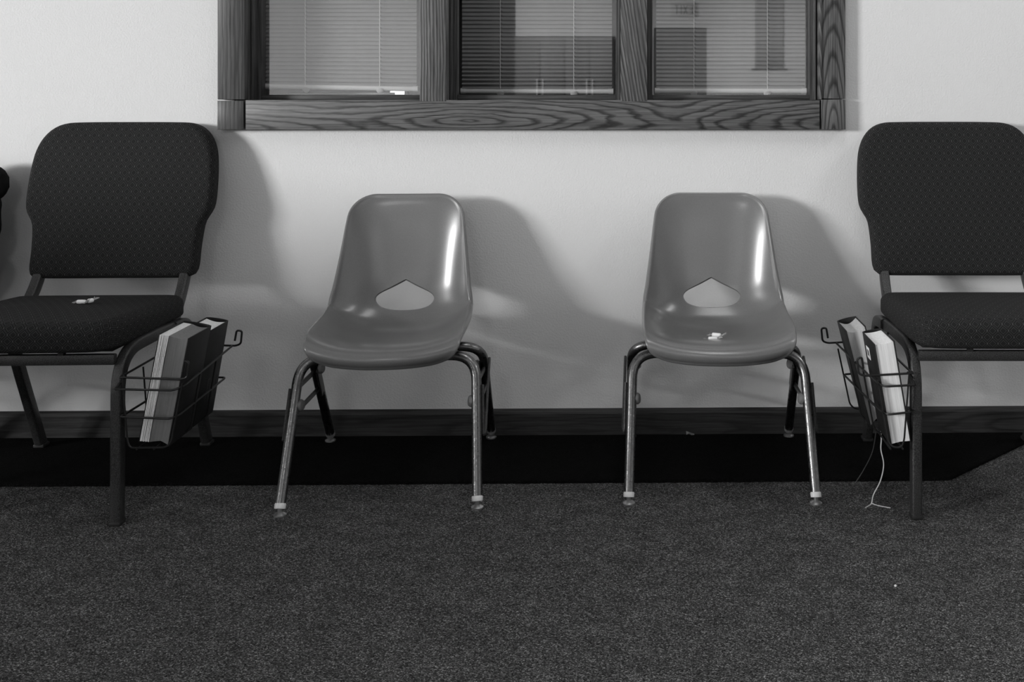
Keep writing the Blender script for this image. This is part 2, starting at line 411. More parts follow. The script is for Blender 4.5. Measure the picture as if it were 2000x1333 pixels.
# ------------------------------------------------------------------ the window in the back wall
win = struct(empty('window_1', (0, 0, 0)))
YC = -0.030
Z2 = 2.02
def wbox(n, x0, x1, y0, y1, z0, z1, m, bev=0.0015, parent=None): return box(n, x0, x1, y0, y1, z0, z1, M[m], parent or win, bev)
wbox('corner_block', -1.1476, -1.0745, YC - 0.002, 0.0, 0.8800, 0.9615, 'oak_left')
wbox('corner_block', 0.5602, 0.6290, YC - 0.002, 0.0, 0.8795, 0.9650, 'oak_right')
wbox('apron', -1.0690, 0.5556, YC, 0.0, 0.8800, ZA, 'oak_apron')
wbox('side_casing', -1.1476, XA, YC, 0.0, 0.9650, Z2 + 0.075, 'oak_left')
wbox('side_casing', XB + 0.003, 0.6290, YC, 0.0, 0.9675, Z2 + 0.075, 'oak_right')
wbox('lit_edge', XB - 0.003, XB + 0.0032, YC - 0.005, 0.0, 0.9655, Z2, 'oak_mullion2', 0.001)  # brighter oak strip standing in for the light caught on the casing edge
wbox('head_casing', XA, XB + 0.003, YC, 0.0, Z2, Z2 + 0.075, 'oak_apron')
OP = [(XA, -0.5795), (-0.5042, -0.0118), (0.0641, XB - 0.003)]       # the three lights, edges at casing face
wbox('mullion', -0.5795, -0.5042, YC - 0.001, 0.10, 0.9600, Z2, 'oak_mullion')
wbox('mullion', -0.0118, 0.0641, YC - 0.001, 0.10, 0.9600, Z2, 'oak_mullion2')
wbox('window_stool', OX0, OX1, 0.0, 0.28, 0.926, 0.9640, 'oak_plain')
wbox('inner_sill', OX0, OX1, 0.135, 0.28, 0.9645, 0.9810, 'oak_plain')
wbox('jamb', OX0, XA - 0.0005, 0.0, 0.16, ZA, Z2, 'oak_jamb'); wbox('jamb', XB + 0.0005, OX1, 0.0, 0.16, ZA, Z2, 'oak_jamb')
wbox('head_jamb', OX0, OX1, 0.0, 0.16, Z2, WZ1, 'oak_plain')
for i, (a, b) in enumerate(OP):
    wbox('sash_stile', a + 0.0002, a + 0.017, 0.052, 0.086, ZA, Z2, 'oak_jamb'); wbox('sash_stile', b - 0.013, b - 0.0002, 0.052, 0.086, ZA, Z2, 'oak_jamb')
    wbox('stop_bead', a + 0.0002, a + 0.007, 0.012, 0.052, ZA, Z2, 'oak_jamb', 0.002); wbox('stop_bead', b - 0.006, b - 0.0002, 0.012, 0.052, ZA, Z2, 'oak_jamb', 0.002)
    wbox('bottom_rail', a + 0.017, b - 0.013, 0.052, 0.086, ZA, 0.9790, 'oak_plain')
    wbox('top_rail', a + 0.017, b - 0.013, 0.052, 0.086, Z2 - 0.016, Z2, 'oak_plain')
    box('pane', a + 0.015, b - 0.011, 0.068, 0.070, 0.976, Z2 - 0.014, M['glass'], win)

# mini blinds behind the glass
def blind(x0, x1, zl, zr, cords, tilt, label):
    cx = (x0 + x1) / 2; zb = (zl + zr) / 2; lean = math.atan2(zr - zl, x1 - x0)
    e = empty('mini_blind', (cx, 0.112, zb)); tag(e, label, 'blind', 'mini blinds in the window')
    L = x1 - x0
    bm = bmesh.new(); n = 8
    add_sweep(bm, [(-L / 2 + 0.012, 0, 0.0), (L / 2 - 0.012, 0, 0.0)], circle_prof(0.0075, 14, 0.0078), ref=(0, 1, 0))
    br = obj('bottom_rail', bm, M['rail'], e); br.rotation_euler = (0, -lean, 0)
    for s in (-1, 1):
        bm = bmesh.new(); add_sweep(bm, [(s * (L / 2 - 0.014), 0, 0), (s * (L / 2), 0, 0)], circle_prof(0.0085, 14, 0.0088), ref=(0, 1, 0)); obj('end_cap', bm, M['rail'], br)
    for c in cords:
        bm = bmesh.new(); add_lathe(bm, [(0.0105, 0), (0.0105, 0.002), (0.007, 0.0035), (0.001, 0.004)], (c - cx, -0.004, -0.0072), (0, -0.75, -0.66)); obj('cord_button', bm, M['rail'], br)
    top = Z2 - 0.035 - zb
    bm = bmesh.new(); add_box(bm, -L / 2, L / 2, -0.012, 0.012, top + 0.006, top + 0.03, 0.002); obj('head_rail', bm, M['rail'], e)
    # one slat mesh shared by all slats of this blind
    me = bpy.data.meshes.new('slat'); w = 0.0168; vs = []; fs = []
    K = 4
    for k in range(K + 1):
        q = (k / K - 0.5); yy = q * w; zz = 0.0012 * (1 - (2 * q) ** 2)
        vs += [(-L / 2 + 0.004, yy, zz), (L / 2 - 0.004, yy, zz)]
    for k in range(K): fs.append((2 * k, 2 * k + 1, 2 * k + 3, 2 * k + 2))
    me.from_pydata(vs, [], fs); me.materials.append(M['slat'])
    for p in me.polygons: p.use_smooth = True
    z = 0.0118; k = 0
    while z < top:
        o = mesh_obj('slat', me, None, e); f = min(1.0, z / 0.16)
        o.location = (0, 0, z); o.rotation_euler = (R(tilt[0] + (tilt[1] - tilt[0]) * f) + random.uniform(-.02, .02), -lean * max(0, 1 - z / 0.12) + random.uniform(-.0004, .0004), 0)
        z += 0.0122; k += 1
    for c in cords:
        bm = bmesh.new(); x = c - cx; pts = []
        for q in range(int(top / 0.0061)):
            pts.append((x + (0.0006 if q % 2 else -0.0006), -0.0105, 0.004 + q * 0.0061))
        add_sweep(bm, pts, circle_prof(0.0009, 5)); obj('ladder_cord', bm, M['cord'], e)
        bm = bmesh.new()
        for q in range(0, int(top / 0.0122) - 1):
            z = 0.0145 + q * 0.0122; add_sweep(bm, [(x + 0.001, -0.0105, z + 0.006), (x + 0.007, -0.0112, z)], circle_prof(0.0006, 4))
        o = obj('ladder_rungs', bm, M['board'], e); o['kind'] = 'stuff'
blind(-1.0655, -0.6135, 1.0050, 0.9975, (-0.9435, -0.7245), (54, 60), 'closed mini blind in the left window, its bottom rail hanging askew')
blind(-0.4868, -0.0337, 0.9915, 0.9905, (-0.3684, -0.151), (30, 62), 'mini blind in the middle window, its lowest slats slightly open')
blind(0.0899, 0.5431, 0.9922, 0.9918, (0.2061, 0.425), (54, 60), 'closed mini blind in the right window, a door reflected in its pane')
# dim space beyond the blinds, a cable and a white card lying on the ledge
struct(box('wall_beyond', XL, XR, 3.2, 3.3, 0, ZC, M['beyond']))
bm = bmesh.new()
add_sweep(bm, catmull([(-1.03, 0.20, 0.9842), (-0.96, 0.19, 0.9842), (-0.88, 0.20, 0.9842), (-0.80, 0.185, 0.9842), (-0.74, 0.175, 0.9842), (-0.70, 0.19, 0.9842)], 8), circle_prof(0.0032, 8))
tag(obj('cable', bm, M['white']), 'thin white cable lying on the ledge under the left blind', 'cable')
w3 = struct(empty('window_3', (-1.372, 3.2, 0.9)))
em = NT('lit pane'); em.base(0.8); em.b.inputs['Emission Color'].default_value = (1, 1, 1, 1); em.b.inputs['Emission Strength'].default_value = 2.2
box('lit_pane', -0.044, 0.044, -0.012, -0.006, 0.0, 0.62, em.m, w3)
for x in (-0.054, 0.054): box('frame_stile', x - 0.010, x + 0.010, -0.03, 0.0, -0.02, 0.64, M['oak_jamb'], w3, 0.002)
for z in (-0.01, 0.63): box('frame_rail', -0.044, 0.044, -0.03, 0.0, z - 0.01, z + 0.01, M['oak_jamb'], w3, 0.002)

# ------------------------------------------------------------------ rug (dark runner with a slanted end)
bm = bmesh.new()
out = [(-4.2, -0.016), (-4.2, -0.357), (0.80, -0.357), (0.822, -0.352), (1.44, 0.165 - 0.19), (1.45, -0.016)]
out = [(-4.2, -0.0155), (-4.2, -0.357), (0.812, -0.357), (0.828, -0.350), (1.205, -0.0155)]
pts = []
for i, p in enumerate(out):
    q = out[(i + 1) % len(out)]; n = max(1, int(math.hypot(q[0] - p[0], q[1] - p[1]) / 0.012)) if i in (1, 2, 3) else 1
    for k in range(n):
        t = k / n; jx = random.uniform(-.0012, .0012) if (i in (1, 2, 3) and k) else 0
        pts.append((p[0] + (q[0] - p[0]) * t, p[1] + (q[1] - p[1]) * t + jx))
a = [bm.verts.new((x, y, 0.0005)) for x, y in pts]; b = [bm.verts.new((x, y, 0.0065)) for x, y in pts]
cxm, cym = -1.5, -0.18
c = [bm.verts.new((x + (0.004 if x < -4.1 else (-0.003 if x > 0.82 else 0)), y + (0.003 if y < -0.3 else 0), 0.0085)) for x, y in pts]
for L1, L2 in ((a, b), (b, c)):
    for k in range(len(pts)): bm.faces.new((L1[k], L1[(k + 1) % len(pts)], L2[(k + 1) % len(pts)], L2[k]))
bm.faces.new(c); bm.faces.new(a[::-1])
tag(obj('rug', bm, M['rug'], smooth=False), 'long near black carpet runner along the baseboard, its right end cut at a slant', 'rug')

# ------------------------------------------------------------------ fibreglass shell chairs
def shell_mesh():
    key = [(-.232, .333, .163, .0, 0), (-.241, .345, .169, .002, 0), (-.236, .361, .172, .006, 0), (-.205, .371, .175, .014, 0), (-.15, .369, .177, .030, 0), (-.08, .359, .178, .044, 0),
           (0, .350, .178, .057, 0), (.06, .352, .177, .066, 0), (.10, .367, .176, .066, 0), (.126, .394, .174, .070, 0), (.143, .43, .170, .068, 0),
           (.154, .47, .166, .060, 0), (.166, .54, .158, .046, 0), (.178, .62, .149, .030, 0), (.187, .672, .142, .018, 0), (.193, .694, .139, .011, 0)]
    P = []; N = len(key); sub = 14
    for i in range(N - 1):
        g = lambda k: key[max(0, min(N - 1, k))]
        p0, p1, p2, p3 = g(i - 1), g(i), g(i + 1), g(i + 2)
        for k in range(sub):
            t = k / sub
            P.append(tuple(0.5 * ((2 * b) + (c - a) * t + (2 * a - 5 * b + 4 * c - d) * t * t + (3 * b - a - 3 * c + d) * t ** 3) for a, b, c, d in zip(p0, p1, p2, p3)))
    P.append(key[-1])
    T = [0.0]
    for a, b in zip(P, P[1:]): T.append(T[-1] + math.hypot(b[0] - a[0], b[1] - a[1]))
    L = T[-1]
    def at(t):
        t = max(0, min(L, t)); lo, hi = 0, len(T) - 1
        while hi - lo > 1:
            m = (lo + hi) // 2
            if T[m] <= t: lo = m
            else: hi = m
        f = (t - T[lo]) / (T[hi] - T[lo]); a, b = P[lo], P[hi]
        v = [p + (q - p) * f for p, q in zip(a, b)]
        return v
    def tang(t):
        a = at(t - 0.006); b = at(t + 0.006); l = math.hypot(b[0] - a[0], b[1] - a[1]); return (b[0] - a[0]) / l, (b[1] - a[1]) / l
    def raw_n(t): ty, tz = tang(t); return -tz, ty
    NT_ = 120; SN = []
    for q in range(NT_ + 1):
        t = L * q / NT_; sy = sz = 0.0
        for k in range(-10, 11):
            wgt = math.exp(-(k / 5.5) ** 2); tt_ = t + k * .013
            if tt_ < .075: tt_ = .075          # the lip keeps the direction of the seat
            a_, b_ = raw_n(min(L, tt_)); sy += a_ * wgt; sz += b_ * wgt
        l = math.hypot(sy, sz); SN.append((sy / l, sz / l))
    def softn(t):
        f = max(0.0, min(1.0, t / L)) * NT_; i = min(NT_ - 1, int(f)); f -= i
        y = SN[i][0] * (1 - f) + SN[i + 1][0] * f; z = SN[i][1] * (1 - f) + SN[i + 1][1] * f; l = math.hypot(y, z); return y / l, z / l
    def surf(x, t):
        y, z, w, c, _ = at(t); ny, nz = softn(t)
        u = min(1.0, abs(x) / w); cc = c * (0.35 * u ** 2 + 0.65 * u ** 4)
        fl = max(0.0, 1 - t / 0.16); fl = fl * fl * (3 - 2 * fl)
        return Vector((x, y + ny * cc + 0.034 * u * u * fl, z + nz * cc + 0.010 * u ** 3 * fl))
    RT, RF = 0.055, 0.040
    def halfw(t):
        w = at(t)[2]
        if t > L - RT: q = t - (L - RT); w -= RT - math.sqrt(max(0, RT * RT - q * q))
        if t < RF: q = RF - t; w -= RF - math.sqrt(max(0, RF * RF - q * q))
        return w
    rows = []
    n0 = 8; n1 = 130; n2 = 10
    rows += [RF * (1 - math.cos(math.pi / 2 * k / n0)) for k in range(n0)]
    rows += [RF + (L - RT - RF) * k / n1 for k in range(n1)]
    rows += [L - RT + RT * math.sin(math.pi / 2 * k / n2) for k in range(n2 + 1)]
    NC = 80
    # hole outline in (x, t)
    tb = next(t for t, p in zip(T, P) if p[1] > .392 and p[0] > .1); tt = next(t for t, p in zip(T, P) if p[1] > .471)
    H = tt - tb
    half = [(.014, .915), (.034, .79), (.056, .655), (.071, .545), (.0795, .41), (.0775, .27), (.066, .13), (.044, .045), (.016, .005)]
    ho = [Vector((0, tt, 0))] + catmull([(x, tb + H * f, 0) for x, f in half] + [(-x, tb + H * f, 0) for x, f in half[::-1]], 8)
    ho = [(p.x, p.y) for p in ho]
    def inside(x, y):
        r = False; j = len(ho) - 1
        for i in range(len(ho)):
            xi, yi = ho[i]; xj, yj = ho[j]
            if (yi > y) != (yj > y) and x < (xj - xi) * (y - yi) / (yj - yi) + xi: r = not r
            j = i
        return r
    def near(x, y):
        best = None
        for i in range(len(ho)):
            a = ho[i]; b = ho[(i + 1) % len(ho)]; dx, dy = b[0] - a[0], b[1] - a[1]
            s = max(0, min(1, ((x - a[0]) * dx + (y - a[1]) * dy) / (dx * dx + dy * dy + 1e-12))); p = (a[0] + dx * s, a[1] + dy * s)
            d = (p[0] - x) ** 2 + (p[1] - y) ** 2
            if best is None or d < best[0]: best = (d, p)
        return best[1]
    G = [[(halfw(t) * (2 * k / NC - 1), t) for k in range(NC + 1)] for t in rows]
    ins = [[(abs(p[0]) < .09 and tb - .01 < p[1] < tt + .01 and inside(*p)) for p in r] for r in G]
    faces = []
    for i in range(len(rows) - 1):
        for k in range(NC):
            c4 = ((i, k), (i, k + 1), (i + 1, k + 1), (i + 1, k))
            if sum(ins[a][b] for a, b in c4) >= 2: continue
            faces.append(c4)
    used = {}
    for f in faces:
        for v in f: used[v] = used.get(v, 0) + 1
    for (i, k), n in used.items():
        x, t = G[i][k]
        if 0 < i < len(rows) - 1 and 0 < k < NC and n < 4 and abs(x) < .1: G[i][k] = near(x, t)
    bm = bmesh.new(); V = {v: bm.verts.new(surf(*G[v[0]][v[1]])) for v in used}
    for f in faces: bm.faces.new([V[v] for v in f])
    for _ in range(2):
        hv = [V[(i, k)] for (i, k) in used if abs(G[i][k][0]) < .1 and tb - .02 < G[i][k][1] < tt + .02 and used[(i, k)] == 4]
        bmesh.ops.smooth_vert(bm, verts=hv, factor=0.4, use_axis_x=True, use_axis_y=True, use_axis_z=True)
    bmesh.ops.recalc_face_normals(bm, faces=bm.faces)
    # second skin 5 mm behind the first, joined round the hand hole
    BV = {}; hc3 = surf(0, tb + H * .42)
    for (i, k) in used:
        x, t = G[i][k]; h_ = .0025
        a3 = surf(x + h_, t) - surf(x - h_, t); b3 = surf(x, t + h_) - surf(x, t - h_); nn = a3.cross(b3).normalized()
        p = V[(i, k)].co - nn * .0052
        if used[(i, k)] < 4 and 0 < i < len(rows) - 1 and 0 < k < NC and abs(x) < .1 and tb - .02 < t < tt + .02: p += (hc3 - p).normalized() * .0034      # rounded lip of the hand hole
        BV[(i, k)] = bm.verts.new(p)
    edge_n = {}
    for f in faces:
        bm.faces.new([BV[v] for v in f[::-1]])
        for q in range(4):
            e2 = (f[q], f[(q + 1) % 4]); edge_n.setdefault(frozenset(e2), []).append(e2)
    for es in edge_n.values():
        if len(es) == 1:
            (i1, k1), (i2, k2) = es[0]
            if 0 < i1 < len(rows) - 1 and 0 < k1 < NC and 0 < k2 < NC and abs(G[i1][k1][0]) < .1 and tb - .02 < G[i1][k1][1] < tt + .02:
                bm.faces.new((V[(i2, k2)], V[(i1, k1)], BV[(i1, k1)], BV[(i2, k2)]))
    # rolled edge: continue the skin outwards and round to the back
    loop = [(0, k) for k in range(NC + 1)] + [(i, NC) for i in range(1, len(rows))] + [(len(rows) - 1, k) for k in range(NC - 1, -1, -1)] + [(i, 0) for i in range(len(rows) - 2, 0, -1)]
    P2 = [Vector(G[i][k]) for i, k in loop]; C2 = Vector((0, L * .5)); n = len(loop)
    RO = 0.0105; prev = [V[v] for v in loop]; base3 = [V[v].co.copy() for v in loop]; outd = []; nrm = []
    for j in range(n):
        i, k = loop[j]; x, t = G[i][k]; tg = (P2[(j + 2) % n] - P2[j - 2]).normalized(); o2 = Vector((tg.y, -tg.x))
        if o2.dot(P2[j] - C2) < 0: o2 = -o2
        e_ = .003; xs = x - o2.x * e_; ts = t - o2.y * e_
        o3 = (base3[j] - surf(xs, ts)).normalized()
        a3 = surf(xs + .002, ts) - surf(xs - .002, ts); b3 = surf(xs, ts + .002) - surf(xs, ts - .002); nn = a3.cross(b3).normalized()
        outd.append(o3); nrm.append(nn)
    for q in range(3):
        outd = [(outd[j - 1] + outd[j] * 2 + outd[(j + 1) % n]).normalized() for j in range(n)]
        nrm = [(nrm[j - 1] + nrm[j] * 2 + nrm[(j + 1) % n]).normalized() for j in range(n)]
    for q in range(1, 9):
        a = R(175) * q / 8; cur = [bm.verts.new(base3[j] + outd[j] * RO * math.sin(a) + nrm[j] * (.0060 * math.sin(a) ** 1.4 - RO * (1 - math.cos(a)) * .8)) for j in range(n)]
        for j in range(n): bm.faces.new((prev[j], prev[(j + 1) % n], cur[(j + 1) % n], cur[j]))
        prev = cur
    me = bpy.data.meshes.new('seat_shell'); bm.to_mesh(me); bm.free()
    for p in me.polygons: p.use_smooth = True
    me.set_sharp_from_angle(angle=R(50)); me.materials.append(M['shell'])
    return me
SHELL = shell_mesh()
def shell_chair(loc, rz, feet, label):
    """feet: world floor points front-left, front-right, rear-left, rear-right"""
    e = empty('shell_chair', loc, rz); tag(e, label, 'chair', 'moulded shell chairs under the window')
    sh = mesh_obj('seat_shell', SHELL, None, e)
    inv = Matrix.Rotation(-rz, 3, 'Z')
    for i, (fx, fy, fz) in enumerate(feet):
        f = inv @ (Vector((fx, fy, fz)) - Vector(loc)); s = 1 if i % 2 else -1
        if i < 2: top = Vector((s * 0.213, -0.108, 0.328)); mid = Vector((0.0, -0.100, 0.328))
        else: top = Vector((s * 0.219, 0.012, 0.322)); mid = Vector((0.0, 0.006, 0.322))
        base = f + Vector((0, 0, 0.0205)); d = (base - top).normalized()
        bm = bmesh.new(); add_sweep(bm, fillet([base, top, mid], 0.062, 10), circle_prof(0.0122, 16))
        leg = obj('leg', bm, M['chrome'], e)
        bm = bmesh.new(); add_lathe(bm, [(0.0124, 0.004), (0.0130, 0.002), (0.0132, -0.006), (0.0105, -0.011)], base, -d * -1); obj('leg_cap', bm, M['white'] if i < 2 else M['bumper'], leg)
        bm = bmesh.new(); add_lathe(bm, [(0.0060, 0.024), (0.0060, 0.009), (0.010, 0.007), (0.0148, 0.004), (0.0148, 0.0006), (0.012, 0.0)], Vector((f.x, f.y, f.z)), (0, 0, 1)); obj('glide', bm, M['steel'], leg)
    # ganging brackets between front and rear leg, one each side
    for s in (-1, 1):
        F = inv @ (Vector(feet[0 if s < 0 else 1]) - Vector(loc)); B = inv @ (Vector(feet[2 if s < 0 else 3]) - Vector(loc))
        ft = Vector((s * 0.213, -0.108, 0.328)); bt = Vector((s * 0.219, 0.012, 0.322))
        fp = lambda z: ft + (F - ft) * ((ft.z - z) / (ft.z - F.z)); bp = lambda z: bt + (B - bt) * ((bt.z - z) / (bt.z - B.z))
        bm = bmesh.new()
        add_sweep(bm, [fp(.262), bp(.252)], rect_prof(.006, .013, .002), ref=(1, 0, 0))
        add_sweep(bm, [fp(.205), bp(.195)], rect_prof(.006, .013, .002), ref=(1, 0, 0))
        add_sweep(bm, [bp(.265) + Vector((-s * .012, -.014, 0)), bp(.188) + Vector((-s * .012, -.014, 0))], rect_prof(.005, .03, .002), ref=(1, 0, 0))
        br = obj('side_bracket', bm, M['hammer'], e)
        bm = bmesh.new(); o_ = Vector((s * .0155, 0, 0))
        add_sweep(bm, fillet([fp(.262) + o_, fp(.150) + o_, fp(.158) + o_ + Vector((s * .004, .022, 0)), bp(.285) + o_ + Vector((0, -.006, 0))], 0.008, 4), circle_prof(.0036, 8)); obj('gang_hook', bm, M['hammer'], br)
        for q in (fp(.225) + Vector((-s * .012, 0.004, 0)), bp(.262) + Vector((-s * .016, -.006, 0))):
            bm = bmesh.new(); add_lathe(bm, [(.014, 0), (.014, .004), (.011, .008), (.004, .0095)], q, (-s, -.25, 0.1), 14); obj('bumper', bm, M['bumper'], br)
    return e
RZ = 0.0085
K1 = shell_chair((-0.588, -0.281, 0), R(3.4), [(-.796, -.542, 0), (-.347, -.506, 0), (-.823, -.056, RZ), (-.377, -.036, RZ)], 'grey moulded shell chair with an empty seat, left of the two low chairs')
K2 = shell_chair((0.236, -0.262, 0), R(-1.3), [(.010, -.488, 0), (.455, -.496, 0), (.018, -.036, RZ), (.466, -.036, RZ)], 'grey moulded shell chair holding two wrapped candies, right of the two low chairs')

# ------------------------------------------------------------------ upholstered banquet chairs
def add_cushion(bm, outline, T, r, crown, fmap, rb=0.012):
    N = len(outline); P = [Vector((a, b)) for a, b in outline]
    c = sum(P, Vector((0, 0))) / N; nr = []
    for i in range(N):
        t = P[(i + 1) % N] - P[i - 1]; n = Vector((t.y, -t.x)).normalized(); nr.append(n)
    uvl = bm.loops.layers.uv.new('UVMap'); rings = []; uvs = []
    def ring(fn, w, ext):
        rings.append([bm.verts.new(fmap(*fn(i), w(i) if callable(w) else w)) for i in range(N)])
        uvs.append([(fn(i) if ext is None else tuple(P[i] + nr[i] * ext)) for i in range(N)])
    ins = [P[i] - nr[i] * r for i in range(N)]
    for s in (0.04, 0.2, 0.4, 0.6, 0.78, 0.9):
        ring(lambda i, s=s: tuple(c + (ins[i] - c) * s), crown * (1 - s * s), None)
    for k in range(9):
        a = math.pi / 2 * k / 8; q = math.sin(a)
        ring(lambda i, q=q: tuple(P[i] - nr[i] * r * (1 - q)), -r * (1 - math.cos(a)), r * a - r)
    if T - rb > r: ring(lambda i: tuple(P[i]), -(T - rb), r * (math.pi / 2 - 1) + T - rb - r)
    for k in range(1, 5):
        a = math.pi / 2 * k / 4; q = math.cos(a)
        ring(lambda i, q=q: tuple(P[i] - nr[i] * rb * (1 - q)), -(T - rb) - rb * math.sin(a), r * (math.pi / 2 - 1) + T - rb - r + rb * a)
    for s in (0.6, 0.2): ring(lambda i, s=s: tuple(c + (P[i] - nr[i] * rb - c) * s), -T, None)
    for j in range(len(rings) - 1):
        for i in range(N):
            i2 = (i + 1) % N
            f = bm.faces.new((rings[j][i], rings[j][i2], rings[j + 1][i2], rings[j + 1][i]))
            for lp, (jj, ii) in zip(f.loops, ((j, i), (j, i2), (j + 1, i2), (j + 1, i))): lp[uvl].uv = uvs[jj][ii]
    for rg, u, flip in ((rings[0], uvs[0], True), (rings[-1], uvs[-1], False)):
        f = bm.faces.new(rg[::-1] if flip else rg)
        for lp, q in zip(f.loops, (u[::-1] if flip else u)): lp[uvl].uv = q
def smooth_outline(pts, n): return [(p.x, p.y) for p in catmull([(a, b, 0) for a, b in pts], n, True)]
def resample(pts, n):
    P = [Vector(p) for p in pts]; P.append(P[0]); D = [0]
    for a, b in zip(P, P[1:]): D.append(D[-1] + (b - a).length)
    out = []; j = 0
    for k in range(n):
        t = D[-1] * k / n
        while D[j + 1] < t: j += 1
        f = (t - D[j]) / (D[j + 1] - D[j]); q = P[j] + (P[j + 1] - P[j]) * f; out.append((q.x, q.y))
    return out
def banquet_parts():
    out = {}
    # backrest: outline in (x, h)
    right = [(.10, .488), (.185, .489), (.212, .494), (.2215, .515), (.2225, .56), (.2255, .605), (.230, .632), (.240, .650), (.2485, .666), (.2525, .690), (.2525, .74), (.249, .79), (.243, .825), (.229, .858), (.205, .884), (.172, .898), (.12, .901)]
    outl = right + [(0, .9015)] + [(-a, b) for a, b in right[::-1]] + [(0, .488)]
    outl = resample(smooth_outline(outl, 6), 130)
    def fb(x, h, w):
        y0 = .170 + (h - .49) * .235 - 0.10 * x * x
        return Vector((x * .996, y0 - w, h - .006 * (.9 - h) / .41))
    bm = bmesh.new(); add_cushion(bm, outl, .052, .018, .010, fb, .014)
    o = obj('backrest', bm, M['fabric']); out['backrest'] = o.data; bpy.data.objects.remove(o)
    hw = lambda y: .224 + (.232 - .224) * (-(y - .135) / .42)
    seat = [(0, -.288), (.12, -.287), (.175, -.283), (.208, -.270), (.224, -.245), (.229, -.20), (.229, -.10), (.226, .0), (.224, .08), (.218, .115), (.198, .131), (.16, .136), (.08, .137)]
    so = seat + [(0, .137)] + [(-a, b) for a, b in seat[:0:-1]]
    so = resample(smooth_outline(so, 6), 120)[::1]
    so = so if sum(a[0] * b[1] - b[0] * a[1] for a, b in zip(so, so[1:] + so[:1])) > 0 else so[::-1]
    def fs(x, y, w):
        T = .076; t = max(0.0, min(1.0, (y + .288) / .42)); k = (T + w) / T
        droop = .010 * max(0.0, 1 - (y + .288) / .12) ** 2
        return Vector((x, y, .393 + (T + w) * (1.0 - .26 * t) - droop * k))
    bm = bmesh.new(); add_cushion(bm, so, .076, .030, .012, fs, .016)
    o = obj('seat_cushion', bm, M['fabric']); out['seat_cushion'] = o.data; bpy.data.objects.remove(o)
    return out
BP = banquet_parts()
